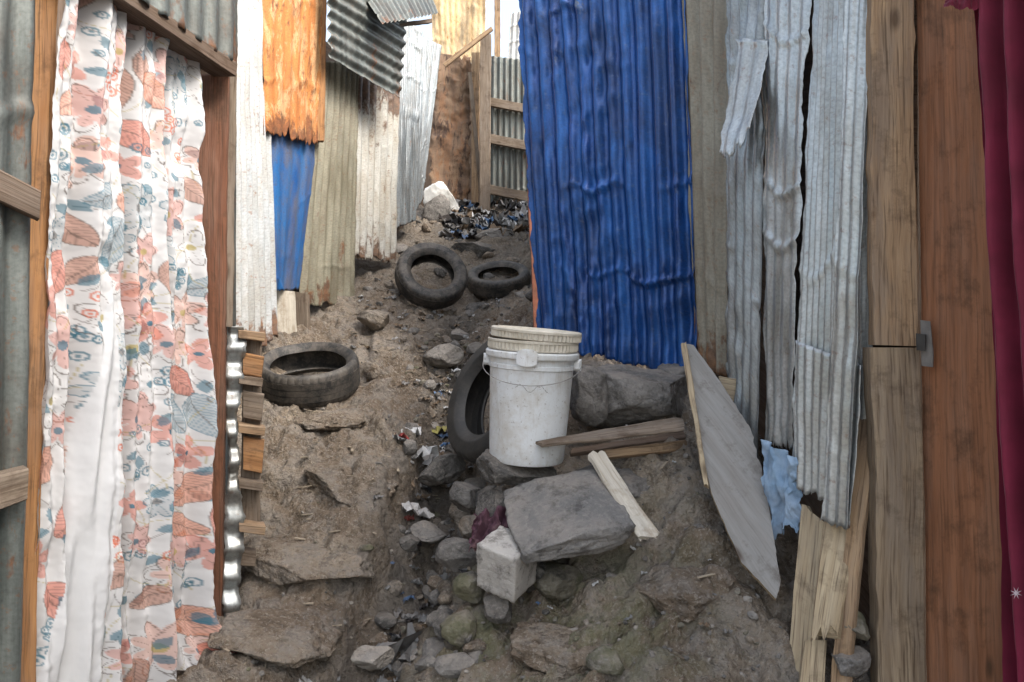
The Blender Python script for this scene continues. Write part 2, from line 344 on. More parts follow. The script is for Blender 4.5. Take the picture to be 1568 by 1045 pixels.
for _ in range(450):
    y=rng.uniform(1.5,4.9); t=np.interp(y,gl[:,1],gl[:,0]); pts.append((t+rng.normal()*.12,y,abs(rng.normal())*.022+.008))
for _ in range(1100):
    y=rng.uniform(1.5,5); pts.append((rng.uniform(-1.4,.95),y,abs(rng.normal())*.009+.004))
for _ in range(560):
    y=rng.uniform(1.6,2.6); pts.append((rng.uniform(-.35,.75),y,abs(rng.normal())*.013+.005))
scatter('gravel_and_pebbles',pts,['rock','rockd','soilrock','soilrock','rockl','rockm'],3)
pts=[]
for _ in range(260):
    y=rng.uniform(4.6,9); pts.append((rng.uniform(-1.2,.6),y,abs(rng.normal())*.07+.02))
scatter('rubble_on_slope',pts,['rock','rockd','soilrock','soilrock','soilrock'],5)
pts=[]
for _ in range(85):
    y=rng.uniform(1.7,4.3); t=np.interp(y,gl[:,1],gl[:,0]); pts.append((t+.03+rng.normal()*.08,y,rng.uniform(.05,.14)))
for _ in range(40):
    pts.append((rng.uniform(-.26,.1),rng.uniform(2.0,3.0),rng.uniform(.05,.14)))
for _ in range(34):
    pts.append((rng.uniform(-1.0,.05),rng.uniform(3.9,5.3),rng.uniform(.05,.16)))
scatter('gully_stones',pts,['rock','rockd','soilrock','rock','soilrock'],6)
lit=[plain('litter_white',(.62,.62,.62),.6,dirt=.4),plain('litter_grey',(.25,.25,.25)),plain('litter_blue',(.08,.17,.33),.5),plain('litter_red',(.3,.05,.045)),plain('litter_yellow',(.45,.41,.12)),plain('litter_black',(.03,.03,.035),.4),plain('litter_brown',(.2,.14,.09))]
def litter(name,pts,seed):
    r=np.random.RandomState(seed); VV=[];FF=[];MI=[];off=0
    for (x,y,s,mi) in pts:
        z=gz(x,y); n=6; sd=r.uniform(0,99); a=r.uniform(0,6.28); asp=r.uniform(.35,1); ti=r.uniform(-.5,.5)
        for j in range(n):
            for i in range(n):
                u=(i/(n-1)-.5)*s; v=(j/(n-1)-.5)*s*asp; w=s*.4*fr(i*.6+sd,j*.6,0,3)+ti*u
                VV.append((x+u*math.cos(a)-v*math.sin(a)+.2*s*nz(i+sd,j),y+u*math.sin(a)+v*math.cos(a)+.2*s*nz(j*.7+sd,i),z+.01+s*.15+w))
        FF+=[tuple(q+off for q in f) for f in grid_faces(n,n)]; off+=n*n; MI+=[mi]*((n-1)**2)
    ob=mkobj(name,VV,FF,lit,smooth=False); ob.data.polygons.foreach_set('material_index',MI); ob.data.update()
L=[]
for _ in range(150):
    y=rng.uniform(2.0,4.2); t=np.interp(y,gl[:,1],gl[:,0]); L.append((t+rng.normal()*.09,y,rng.uniform(.02,.06),rng.choice([0,0,1,1,2,6,6,5,1,6])))
for _ in range(140):
    y=rng.uniform(3.9,5.4); L.append((rng.uniform(-1.1,0),y,rng.uniform(.015,.05),rng.choice([0,0,1,6,6,6,1])))
for _ in range(40):
    L.append((rng.uniform(.05,.65),rng.uniform(1.9,2.7),rng.uniform(.01,.03),rng.choice([0,1,6,2])))
for _ in range(190):
    y=rng.uniform(6.9,8.8); L.append((rng.uniform(-.75,.35),y,rng.uniform(.06,.22),rng.choice([0,0,0,1,1,1,6,5,5,5,1,6,2])))
for a,b,y,s,mi in [(640,690,3.2,.17,0),(620,695,3.2,.08,3),(655,680,3.25,.1,0),(630,684,3.3,.12,0),(672,625,3.7,.09,4),(680,620,3.7,.08,2),(676,632,3.65,.06,0),(640,775,2.9,.12,0),(628,768,2.9,.06,3),(650,790,2.85,.08,1),(800,338,7.9,.3,0),(735,345,7.9,.14,3),(770,350,7.7,.2,0),(712,330,8,.2,0),(600,905,2.4,.16,1),(640,890,2.4,.14,1),(527,1038,2.0,.05,0),(560,560,4.2,.05,0),(572,575,4.0,.05,0),(712,840,2.4,.07,5),(716,832,2.4,.05,1)]:
    p=P(a,b,y); L.append((p.x,p.y,s,mi))
litter('scattered_litter',L,4)
VV=[];FF=[];off=0
for _ in range(300):
    y=rng.uniform(3.8,5.2) if rng.rand()<.7 else rng.uniform(2,3.8); x=rng.uniform(-1.15,-.3) if rng.rand()<.8 else rng.uniform(-1,.7); z=gz(x,y)+.006
    a=rng.uniform(0,6.28); l=rng.uniform(.008,.035); w=rng.uniform(.0015,.006); t=rng.uniform(-.2,.2)
    d=Vector((math.cos(a),math.sin(a),t))*l; s=Vector((-math.sin(a),math.cos(a),0))*w; u=Vector((0,0,.003)); c0=Vector((x,y,z))
    VV+=[c0-d-s,c0+d-s,c0+d+s,c0-d+s,c0-d-s+u,c0+d-s+u,c0+d+s+u,c0-d+s+u]
    FF+=[tuple(q+off for q in f) for f in ((0,1,5,4),(1,2,6,5),(2,3,7,6),(3,0,4,7),(4,5,6,7))]; off+=8
mkobj('wood_chips',VV,FF,plain('chip',(.42,.35,.26)),smooth=False)

# ---------------------------------------------------------------- rocks
rock('boulder',P(978,608,2.85),(.56,.42,.34),(8,6,10),21,'rock',11)
rock('boulder',P(905,606,2.70),(.20,.2,.26),(0,-15,20),24,'rock',10)
rock('stone_slab',P(868,788,2.16),(.42,.38,.12),(22,-10,8),133,'slabr',5,boxy=.8,rough=.04)
rock('stone',P(790,722,2.42),(.32,.28,.12),(6,10,0),34,'rockd',8,boxy=.4)
rock('stone',P(885,738,2.42),(.38,.28,.11),(-4,-8,15),37,'rock',8,boxy=.4)
rock('stone',P(965,745,2.42),(.22,.22,.12),(0,0,30),38,'rock',8)
rock('stone',P(765,775,2.35),(.18,.18,.12),(0,0,30),39,'rockd',8)
rock('stone',P(715,760,2.7),(.14,.16,.14),(0,0,30),40,'rock',8)
rock('stone',P(672,722,3.0),(.26,.2,.13),(0,-18,20),41,'rockd',8)
rock('stone',P(655,815,2.75),(.15,.14,.09),(0,10,20),42,'rock',8)
rock('stone',P(628,830,2.6),(.08,.1,.07),(0,10,20),43,'rockd',8)
rock('stone',P(700,960,2.1),(.12,.14,.12),(0,0,20),44,'rockm',8)
rock('stone',P(720,900,2.2),(.10,.12,.10),(0,0,60),45,'rockm',8)
rock('stone',P(572,1005,2.08),(.13,.11,.07),(0,0,10),46,'rockl',8)
rock('stone',P(930,1012,1.87),(.12,.11,.08),(0,0,10),47,'rockm',8)
rock('stone',P(860,885,2.2),(.22,.18,.11),(0,0,70),48,'rockm',8)
rock('stone',P(1065,815,2.2),(.07,.1,.06),(0,0,10),49,'rock',8)
rock('stone',P(1095,890,2.05),(.13,.12,.10),(0,0,10),50,'soilrock',8)
rock('stone',P(575,490,4.5),(.24,.2,.18),(0,20,10),51,'soilrock',9)
rock('stone',P(680,545,4.2),(.28,.24,.15),(0,-10,40),52,'rockl',9)
rock('stone',P(800,458,4.9),(.16,.16,.12),(0,0,10),53,'rockl',9)
rock('stone',P(797,480,4.7),(.17,.16,.10),(0,0,40),54,'rockl',9)
rock('stone',P(735,385,6.5),(.6,.4,.25),(0,0,10),55,'rockd',9)
rock('stone',P(665,328,8.0),(.36,.3,.5),(0,25,0),56,'rock',9)
rock('stone',P(755,365,7.0),(.5,.3,.2),(0,-8,0),57,'rock',9)
rock('stone',P(760,690,3.0),(.2,.2,.1),(0,0,0),58,'rockd',9)
rock('stone',P(765,930,2.1),(.10,.12,.09),(0,0,60),61,'rockd',8)
rock('stone',P(630,455,5.4),(.2,.2,.14),(0,0,60),62,'rockd',8)
rock('stone',P(1030,590,2.95),(.28,.22,.2),(0,0,60),63,'rock',8)
rock('stone',P(700,850,2.4),(.14,.16,.12),(0,0,60),67,'rock',8)
rock('stone',P(820,880,2.2),(.14,.14,.12),(0,0,20),69,'rockd',8)
rock('stone',P(1310,960,1.78),(.09,.08,.08),(0,0,20),70,'rockm',8)
rock('stone',P(1300,1010,1.76),(.12,.08,.08),(0,0,20),71,'rock',8)
for k,(a,b,y,dm,ro) in enumerate([(470,862,2.5,(.50,.36,.15),(12,8,20)),(530,740,2.9,(.48,.36,.12),(10,4,-15)),(430,975,2.16,(.42,.28,.11),(12,6,30)),(1050,910,2.05,(.34,.28,.12),(14,-6,30)),(870,995,1.95,(.36,.28,.11),(14,4,0)),(510,640,3.4,(.4,.3,.08),(12,0,0))]):
    rock('earth_bank_ledge',P(a,b,y),dm,ro,81+k,'soilrock',9,boxy=.35,rough=.09)
wr=rock('white_sack',P(673,310,8.2),(.40,.25,.5),(0,-32,0),75,'rockl',6,boxy=.6); wr.data.materials.clear(); wr.data.materials.append(plain('white_sack_plastic',(.6,.6,.58),.6,(.45,.45,.43),dirt=.3))
rock('concrete_block',P(776,862,2.10),(.165,.15,.18),(14,10,-32),65,'conc',0,boxy=1.0,rough=.025)
def cloth(name,TL,TR,BR,BL,mat,amp,freq,n=60,parent=None):
    SEED[0]+=5; sd=SEED[0]; nrm=((TR-TL).cross(BL-TL)).normalized(); V=[]; uv=[]
    for j in range(n+1):
        for i in range(n+1):
            u,v=i/n,j/n; p=TL.lerp(TR,u).lerp(BL.lerp(BR,u),v)
            e=.16*fb(v*4,sd,u*3,4); p+= (TR-TL)*e*(abs(u-.5)*2)+(BL-TL)*.16*fb(u*4,sd,3,4)*(v)
            V.append(p+nrm*amp*(fb(u*freq,v*freq*.5,sd,4)*1.2+.5*math.sin(u*freq*4+3*v))); uv.append((u,v))
    return mkobj(name,V,grid_faces(n+1,n+1),mat,dict(uv=uv),parent=parent)
cloth('mauve_rag',P(725,785,2.26),P(788,776,2.26),P(775,838,2.13),P(718,845,2.16),plain('rag_mauve',(.11,.05,.07),.95),.03,4)
cloth('blue_rag',P(1165,672,2.12),P(1222,700,1.98),P(1222,800,1.96),P(1180,828,2.08),plain('rag_blue',(.32,.44,.58),.9,(.2,.31,.45)),.022,3)

# ---------------------------------------------------------------- tyres
def rubber(name,dust):
    m=M(name); co=m.coord(); n=m.noise(co,9,5,.75); c=m.mix(m.math('MULTIPLY',m.ramp(n,.42,.62),dust),(.025,.025,.025),(.12,.105,.09))
    c=m.mix(m.math('MULTIPLY',m.ramp(m.noise(co,60,4,.7),.52,.66),.45*dust),c,(.16,.135,.11)); m.col(c); m.bump(m.noise(co,80,3),.3,.002); return m.fin(.6,0,.45)
RUB=rubber('dusty_rubber',.85); RUB2=rubber('black_rubber',.2)
def tyre(c,normal,R=.28,w=.17,roll=0,rim=.6,name='tyre',gd=.978,mat=None):
    s=R/.28; h=w/2; q=rim
    prof=[(R*q,h*.62),(R*(q+.04),h*.8),(R*(q+.12),h*1.0),(R*(q+.15),h*1.03),(R*(q+.17),h*1.01),(R*.89,h*1.03),(R*.945,h*.95),(R*.975,h*.82),
     (R*.992,h*.60),(R*gd,h*.595),(R*gd,h*.565),(R*.998,h*.56),(R,h*.215),(R*gd,h*.21),(R*gd,h*.18),(R,h*.175)]
    prof=prof+[(r,-z) for r,z in prof[::-1]]
    prof+=[(R*(q+.02),-h*.55),(R*.82,-h*.82),(R*.93,-h*.7),(R*.955,0),(R*.93,h*.7),(R*.82,h*.82),(R*(q+.02),h*.55)]
    def mod(i,k): return (-.004*s if (k%4==0 and 6<=i<=8 or k%4==2 and 23<=i<=25) else 0)
    def wf(v): v=v.copy(); v.z+=.006*nz(v.x*6,v.y*6,c.x); k=1+.012*nz(v.x*3+5,v.y*3,c.y); v.x*=k; v.y*=k; return v
    return lathe(name,prof,168,mat or RUB,mod,True,xf=xform(c,normal,roll),warpf=wf)
tyre(P(474,572,3.8),(.03,-.36,.93),.275,.185,rim=.74)
tyre(P(661,422,5.2),(.28,-.76,.5),.275,.16,rim=.60)
tyre(P(764,428,5.8),(-.05,-.46,.88),.27,.15,rim=.64)
tyre(P(762,612,2.92),(-.74,-.5,.36),.285,.16,rim=.6,mat=RUB2)

# ---------------------------------------------------------------- bucket
m=M('white_plastic_dirty'); co=m.coord(); c=m.mix(m.ramp(m.noise(co,7,5,.75),.45,.65),(.72,.75,.77),(.57,.56,.53))
c=m.mix(m.math('MULTIPLY',m.ramp(m.noise(m.coord(None,(30,30,4)),1,5,.7),.54,.68),.4),c,(.38,.34,.29))
c=m.mix(m.math('MULTIPLY',m.ramp(m.noise(co,90,3,.6),.63,.69),.5),c,(.2,.16,.13)); m.col(c); m.fin(.45,0,.4); PW=m.m
m=M('cream_plastic_lid'); co=m.coord(); c=m.mix(m.ramp(m.noise(co,12,5,.7),.42,.64),(.60,.56,.48),(.46,.42,.34)); m.col(c); m.fin(.6); PL=m.m
be=empty('plastic_bucket'); bp=P(806,703,2.45); X_=Matrix.Translation(bp)@Matrix.Rotation(math.radians(3.2),4,'Y')@Matrix.Rotation(math.radians(3),4,'X')
body=[(0,.004),(.118,.0),(.130,.003),(.1335,.012),(.136,.06),(.1425,.2),(.148,.325),(.149,.33),(.1535,.333),(.1535,.345),(.150,.348),(.151,.368),(.165,.370),(.1665,.374),(.1665,.388),(.163,.392),(.150,.393),(.146,.38),(.138,.2),(.126,.012),(0,.012)]
lathe('body',body,128,PW,None,parent=be,xf=X_)
lid1=[(0,.399),(.135,.399),(.150,.395),(.1575,.395),(.159,.399),(.156,.402),(.156,.422),(.161,.423),(.161,.430),(.155,.432)]
lid2=[(.150,.432),(.156,.436),(.156,.456),(.161,.457),(.161,.465),(.157,.469),(.148,.469),(.143,.460),(.02,.460),(0,.460)]
lathe('lid_lower',lid1,180,PL,lambda i,k:(.005 if k%3==0 and 5<=i<=6 else 0),parent=be,xf=X_)
lathe('lid_upper',lid2,180,PL,lambda i,k:(.005 if k%3==0 and 1<=i<=2 else 0),parent=be,xf=X_@Matrix.Translation((-.004,0,0))@Matrix.Rotation(.03,4,'Y'))
for ang in (-98,-8,172):
    a=math.radians(ang); d=Vector((math.cos(a),math.sin(a),0)); t=Vector((-d.y,d.x,0))
    w,h0,h1=(.035,.348,.405) if ang==-98 else (.02,.33,.372)
    VV=[]
    for k in range(9):
        s=(k/8*2-1); rr=.168+.008*(1-s*s); hh=h1-(.012*abs(s)**3)
        for zz_ in (h0+.01*abs(s)**3,hh):
            VV.append(X_@(d*rr+t*w*s+Vector((0,0,zz_)))); VV.append(X_@(d*(.15)+t*w*s+Vector((0,0,zz_))))
    FF=[]
    for k in range(8):
        b=k*4; FF+=[(b,b+4,b+6,b+2),(b+2,b+6,b+7,b+3),(b,b+1,b+5,b+4),(b+1,b+3,b+7,b+5)]
    FF+=[(0,2,3,1),(32,33,35,34)]
    mkobj('ear',VV,FF,PW,parent=be,smooth=False)
wire=plain('wire_steel',(.35,.34,.33),.4)
hp=[]
for k in range(41):
    a=math.radians(-188+180*k/40); hp.append(X_@Vector((.174*math.cos(a),.174*math.sin(a),.345-.06*math.sin(math.pi*k/40))))
tube('handle',hp,.0014,wire,parent=be)
hp=[]
for k in range(40):
    a=math.radians(-112+1.15*k); z=.272+.012*math.sin(k*.28)+.005*nz(k*.7); r_=float(np.interp(z,[.06,.2,.325],[.136,.1425,.148]))+.0003
    hp.append(X_@Vector((r_*math.cos(a),r_*math.sin(a),z)))
tube('crack',hp,.0006,plain('crack_dark',(.12,.10,.09),.9),parent=be)

# ---------------------------------------------------------------- planks and boards around bucket
slab('broken_plank',P(818,675,2.3),P(1042,636,2.47),P(1052,657,2.40),P(830,681,2.26),.012,MT['w_grey'],'u',jag=.03,wob=.006)
slab('wooden_plank',P(872,686,2.44),P(1064,656,2.62),P(1068,668,2.58),P(872,694,2.42),.02,MT['w_dark'],'u',jag=.02)
slab('wooden_plank',P(925,688,2.36),P(1052,672,2.5),P(1054,688,2.48),P(925,702,2.35),.025,MT['w_tan'],'u',jag=.01)
slab('painted_plank',P(900,692,2.3),P(925,688,2.32),P(1013,820,2.03),P(982,826,2.02),.016,MT['w_white'],'v',jag=.05,wob=.01)
def panel(name,pts,th,mat,edge=None):
    c=sum(pts,Vector())/len(pts); n=Vector()
    for i in range(len(pts)): n+=(pts[i]-c).cross(pts[(i+1)%len(pts)]-c)
    n.normalize()
    if n.dot(c-Vector((0,0,CZ)))<0: n=-n
    ax=(pts[3]-pts[0]).normalized(); bx=n.cross(ax)
    ol=[]
    for i in range(len(pts)):
        a,b=pts[i],pts[(i+1)%len(pts)]; k=max(2,int((b-a).length/.015))
        for q in range(k):
            p=a.lerp(b,q/k); p=p+(p-c).normalized()*.006*fr(p.x*30,p.y*30,p.z*30,3); p=p-n*(p-c).dot(n)*.7; ol.append(p)
    m_=len(ol); V=ol+[p+n*th for p in ol]
    F=[tuple(range(m_)),tuple(range(2*m_-1,m_-1,-1))]+[(i,(i+1)%m_,(i+1)%m_+m_,i+m_) for i in range(m_)]
    ob=mkobj(name,V,F,[mat]+([edge] if edge else []),dict(uv=[((p-c).dot(ax)+3,(p-c).dot(bx)+5) for p in V]),smooth=False)
    if edge:
        for i,f in enumerate(ob.data.polygons): f.material_index=0 if i<2 else 1
    return ob
panel('leaning_board',[P(1047,521,2.5),P(1062,526,2.5),P(1110,600,2.4),P(1150,660,2.27),P(1172,740,2.13),P(1196,885,1.93),P(1188,918,1.93),P(1135,862,2.02),P(1092,765,2.15),P(1070,680,2.27),P(1058,600,2.38)],.018,MT['w_board'],MT['w_light'])
slab('board_offcut',P(1043,525,2.48),P(1051,521,2.48),P(1086,745,2.15),P(1078,745,2.15),.02,MT['w_light'],jag=.01)
slab('wood_block',P(1100,575,2.5),P(1128,580,2.48),P(1138,625,2.46),P(1108,622,2.48),.05,MT['w_light'],'u')

# ---------------------------------------------------------------- LEFT HOUSE (door with curtain)
slab('door_post',P(302,112,2.24),P(350,112,2.27),P(338,985,2.27),P(288,930,2.24),.09,MT['w_red'],jag=.02)
slab('door_post_edge_batten',P(345,108,2.30),P(364,112,2.32),P(356,500,2.32),P(340,500,2.30),.03,MT['w_grey'])
slab('door_lintel',P(50,-118,1.52),P(364,96,2.24),P(362,118,2.24),P(50,-92,1.52),.09,MT['w_dark'],'u')
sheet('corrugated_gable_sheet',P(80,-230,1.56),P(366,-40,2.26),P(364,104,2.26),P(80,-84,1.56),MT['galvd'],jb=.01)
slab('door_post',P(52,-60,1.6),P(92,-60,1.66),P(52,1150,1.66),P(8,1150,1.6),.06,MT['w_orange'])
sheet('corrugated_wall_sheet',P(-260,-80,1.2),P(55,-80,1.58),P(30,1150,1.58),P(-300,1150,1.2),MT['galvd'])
slab('wall_rail',P(-60,228,1.44),P(62,292,1.53),P(60,336,1.53),P(-60,280,1.44),.05,MT['w_dark'],'u')
slab('wall_rail',P(-60,745,1.44),P(44,718,1.53),P(42,765,1.53),P(-60,805,1.44),.05,MT['w_grey'],'u')
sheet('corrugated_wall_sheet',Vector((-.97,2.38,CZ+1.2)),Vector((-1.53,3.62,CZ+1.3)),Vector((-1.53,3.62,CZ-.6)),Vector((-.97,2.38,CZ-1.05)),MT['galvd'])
slab('dark_interior_backing',Vector((-1.9,1.2,CZ+1.3)),Vector((-1.6,2.6,CZ+1.3)),Vector((-1.6,2.6,CZ-1.3)),Vector((-1.9,1.2,CZ-1.3)),.03,MT['w_dark'])  # dark slab added as the unlit interior behind the curtain
sheet('corrugated_offcut',P(344,500,2.33),P(374,500,2.36),P(368,955,2.36),P(338,955,2.33),MT['galvl'],pitch=.098,amp=.016,horiz=True,js=.022,res=16)
ew=empty('batten_ladder')
slab('upright',P(372,515,2.40),P(401,520,2.42),P(398,815,2.42),P(368,815,2.40),.03,MT['w_grey'],parent=ew)
slab('lower_block',P(368,842,2.38),P(392,846,2.40),P(390,868,2.40),P(368,866,2.38),.05,MT['w_grey'],'u',parent=ew)
for k,b in enumerate((505,575,650,735,802)):
    slab('ledge_%d'%(k+1),P(366,b,2.34),P(407-(k%2)*4,b+4,2.38),P(405-(k%2)*4,b+18,2.38),P(366,b+13,2.34),.06,MT['w_grey'] if k%2 else MT['w_tan'],'u',parent=ew)
for k,(a,b) in enumerate(((540,578),(598,645),(668,725))):
    slab('spacer_%d'%(k+1),P(372,a,2.37),P(404,a+6,2.39),P(400,b,2.39),P(372,b-5,2.37),.03,MT['w_orange' if k!=1 else 'w_grey'],'u',parent=ew)

# curtain ------------------------------------------------------
def curtain():
    nu,nv=290,640; TLc,TRc=P(86,-75,1.63),P(304,74,2.2); W=.92; Hc=2.2
    u=np.linspace(0,1,nu); v=np.linspace(0,1,nv); U,Vv=np.meshgrid(u,v)
    BLc,BRc=P(20,1130,1.66),P(322,1005,2.13)
    def col3(a): return np.array(a)[None,None,:]
    p=(col3(TLc)*(1-U[...,None])+col3(TRc)*U[...,None])*(1-Vv[...,None])+(col3(BLc)*(1-U[...,None])+col3(BRc)*U[...,None])*Vv[...,None]
    nrm=np.array(((TRc-TLc).cross(BLc-TLc)).normalized())
    if nrm@np.array(TLc-Vector((0,0,CZ)))>0: nrm=-nrm
    ph=U+.035*np.sin(Vv*3+1)+.015*np.sin(Vv*9)
    amp=.026+.014*Vv
    f=np.sin(ph*2*math.pi*3.4+.6)+.5*np.sin(ph*2*math.pi*7.3+1+2*Vv)+.28*np.sin(ph*2*math.pi*15+4*Vv)
    cr=np.array([fb(a*5,b*9,3,5) for a,b in zip(U.ravel(),Vv.ravel())]).reshape(U.shape)
    off=amp*f+.018*cr
    vis=np.clip((Vv-.40)/.58,0,1)
    cen=.33-.06*vis-.12*vis**2; hw=.012+.15*vis**.9
    inside=(np.abs(U-cen)<hw)&(vis>0)
    sm=np.clip(1-(np.abs(U-cen)/(hw+.015))**2,0,1)*np.clip(vis*4,0,1)
    off=off*(1-.75*sm)+.035*np.sqrt(sm)+.010*np.sin((U-cen)/(hw+.02)*5+Vv*6)*sm
    off+=.05*np.clip((Vv-.93)/.07,0,1)*np.clip((U-.7)/.3,0,1)
    p=p+nrm[None,None,:]*off[...,None]
    p[...,0]+= .05*np.clip((Vv-.9)/.1,0,1)**2*np.clip((U-.6)/.4,0,1)
    a=U*1.05; b=Vv*Hc
    colr=np.ones((nv,nu,3))*np.array((.53,.53,.54))
    r=np.random.RandomState(11)
    CO=(.50,.10,.035); CL=(.55,.20,.10); TE=(.025,.13,.19); GY=(.09,.07,.06); SA=(.38,.15,.08); OL=(.34,.28,.09)
    def put(mask,c,al): colr[mask]=colr[mask]*(1-al)+np.array(c)*al
    cells=[]
    for gi in range(8):
        for gj in range(19): cells.append((.05+gi*.14+r.uniform(-.035,.035)+(gj%2)*.07,.05+gj*.118+r.uniform(-.03,.03)))
    for (cx,cy) in cells:
        dx=a-cx; dy=b-cy; R=r.uniform(.052,.092); rr=np.hypot(dx,dy)
        th=np.arctan2(dy,dx)+r.uniform(0,6.28); ty=r.choice([0,0,1,1,1,2,2,3,4,1,5])
        if ty in (0,3):
            an=r.uniform(0,math.pi); x=dx*math.cos(an)+dy*math.sin(an); y=-dx*math.sin(an)+dy*math.cos(an)
            w=R*.55*np.sqrt(np.clip(1-(x/R)**2,0,1))*(1-.35*x/R); inn=(np.abs(y)<w)&(np.abs(x)<R)
            c=[CO,CL,SA][r.randint(3)] if ty==0 else TE
            put(inn,c,.65 if ty==0 else .35)
            put(inn&(np.abs(((x-np.abs(y)*.9)/.012)%1-.5)<.16),GY if ty==0 else TE,.4)
            put(inn&(np.abs(y)<.0018),GY,.6)
            put((np.abs(np.abs(y)-w)<.0018)&(np.abs(x)<R),TE if ty==3 else GY,.6)
        elif ty==1:
            n=r.choice([6,7,8]); pr=R*(.55+.45*np.abs(np.cos(th*n/2)))
            if r.rand()<.75: put((np.hypot(dx-.01,dy+.012)<pr*.95),CL if r.rand()<.5 else CO,.42)
            put(np.abs(rr-pr)<.0022,GY,.75); put((rr<R)&(rr>.3*R)&(np.abs(np.sin(th*n/2))*rr<.0018),GY,.55)
            put(rr<R*.17,OL if r.rand()<.5 else TE,.8)
        elif ty==2:
            c=TE if r.rand()<.5 else CO
            for k in range(9):
                q=r.uniform(-R,R,2); s=r.uniform(.008,.015); d=np.hypot(dx-q[0],dy-q[1]); put(np.abs(d-s)<.0025,c,.75); put(d<s*.4,c,.75)
        elif ty==5:
            n=9; pr=R*(.45+.55*np.abs(np.cos(th*n/2))**.5); put(rr<pr,TE,.2); put(np.abs(rr-pr)<.0024,TE,.75); put((rr<pr)&(np.abs(np.sin(th*n))*rr<.0024),TE,.6); put(rr<R*.2,GY,.6)
        else:
            n=5; pr=R*.85*(.3+.7*np.abs(np.cos(th*n/2))**.8); put(rr<pr,CO,.55); put(np.abs(rr-pr*.6)<.0018,GY,.4); put(rr<R*.12,TE,.9)
        for _k in range(2):
            an=r.uniform(0,6.28); x=dx*math.cos(an)+dy*math.sin(an); y=-dx*math.sin(an)+dy*math.cos(an)
            put((np.abs(y-.02*np.sin(x*30))<.0014)&(x>R*.8)&(x<R*2.1),GY if _k else OL,.6)
        x2=x-R*1.7; put((np.abs(y)<.014*(1-(x2/.024)**2))&(np.abs(x2)<.024),TE,.7)
    colr[inside]=np.array((.56,.57,.59))
    e=empty('floral_curtain')
    ob=mkobj('fabric',p.reshape(-1,3),grid_faces(nu,nv),None,parent=e)
    at=ob.data.color_attributes.new('print','FLOAT_COLOR','POINT'); at.data.foreach_set('color',np.c_[colr.reshape(-1,3),np.ones(nu*nv)].astype(np.float32).ravel())
    m=M('floral_fabric'); A_=m.n('ShaderNodeAttribute',attribute_name='print'); m.l(A_.outputs['Color'],m.b.inputs['Base Color']); m.fin(.5,0,.4)
    m.bump(m.noise(m.coord(),9,3,.6),.3,.01)
    ob.data.materials.append(m.m)
    tube('curtain_string',[TLc,TRc],.003,wire,parent=e)
curtain()

# ---------------------------------------------------------------- LEFT BACK WALL
sheet('white_corrugated_sheet',P(356,-60,3.55),P(404,-60,4.0),P(424,518,4.1),P(358,560,3.55),MT['white'],jb=.02,amp=.018)
sheet('orange_rusty_sheet',P(400,-70,3.93),P(503,-70,4.55),P(484,226,4.5),P(404,206,3.93),MT['orange'],jb=.06,amp=.006,dent=.010,js=.02,pitch=.1)
sheet('blue_metal_sheet',P(411,195,4.05),P(488,200,4.6),P(458,444,4.45),P(416,447,4.05),MT['blue2'],amp=.004,dent=.007,pitch=.11,crump=.006)
sheet('olive_corrugated_sheet',P(488,92,4.55),P(549,96,5.05),P(541,467,5.05),P(457,471,4.5),MT['green'],jb=.02,amp=.014)
sheet('white_rusty_corrugated_sheet',P(543,116,5.1),P(613,128,5.85),P(606,404,5.85),P(538,396,5.1),MT['whiter'],jb=.06,amp=.018,prof='box',pitch=.11)
sheet('grey_corrugated_sheet',P(608,20,6.0),P(645,45,6.9),P(636,338,6.9),P(604,350,6.0),MT['galv'],amp=.015)
sheet('grey_corrugated_sheet',P(636,50,6.8),P(676,70,8.0),P(646,305,7.8),P(630,330,6.8),MT['galv'],amp=.015)
slab('white_post',P(424,444,4.25),P(452,446,4.3),P(456,540,4.3),P(420,540,4.25),.06,MT['w_white'])
slab('brown_post',P(452,446,4.4),P(470,450,4.4),P(472,530,4.4),P(452,530,4.4),.06,MT['w_grey'])
slab('wooden_post',P(490,-60,4.5),P(501,-60,4.52),P(497,215,4.52),P(484,215,4.5),.05,MT['w_orange'])
slab('dark_gap_backing',Vector((-1.75,3.5,CZ+2.0)),Vector((-1.12,8.0,CZ+2.9)),Vector((-1.12,8.0,CZ+1.0)),Vector((-1.75,3.5,CZ-.6)),.04,MT['w_dark'],'u')
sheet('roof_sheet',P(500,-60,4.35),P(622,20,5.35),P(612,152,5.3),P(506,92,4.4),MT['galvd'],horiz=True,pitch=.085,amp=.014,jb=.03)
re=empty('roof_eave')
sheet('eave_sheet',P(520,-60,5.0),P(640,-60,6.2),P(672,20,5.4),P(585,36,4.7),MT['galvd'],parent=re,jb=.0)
slab('fascia',P(600,36,5.2),P(662,28,5.6),P(662,34,5.6),P(600,42,5.2),.05,MT['w_dark'],'u',parent=re)

# ---------------------------------------------------------------- HUT AT TOP OF THE SLOPE
he=empty('hilltop_hut')
sheet('brown_wall_sheet',P(668,78,8.5),P(724,82,8.5),P(720,308,8.5),P(652,306,8.3),MT['brownsheet'],pitch=.5,amp=.02,dent=.07,js=.05,jt=.1,parent=he,crump=.05)
slab('dark_opening_backing',P(640,110,9.1),P(752,110,9.1),P(752,330,9.1),P(636,330,9.1),.05,MT['w_dark'],parent=he)  # dark slab stands in for the shade inside the hut opening
slab('post',P(735,52,8.2),P(752,52,8.2),P(750,345,8.2),P(734,345,8.2),.12,MT['w_grey'],parent=he)
slab('post',P(722,80,8.4),P(735,80,8.4),P(732,310,8.4),P(722,310,8.4),.1,MT['w_tan'],parent=he)
slab('post',P(716,110,8.35),P(722,110,8.35),P(742,320,8.35),P(736,320,8.35),.1,MT['w_grey'],parent=he)
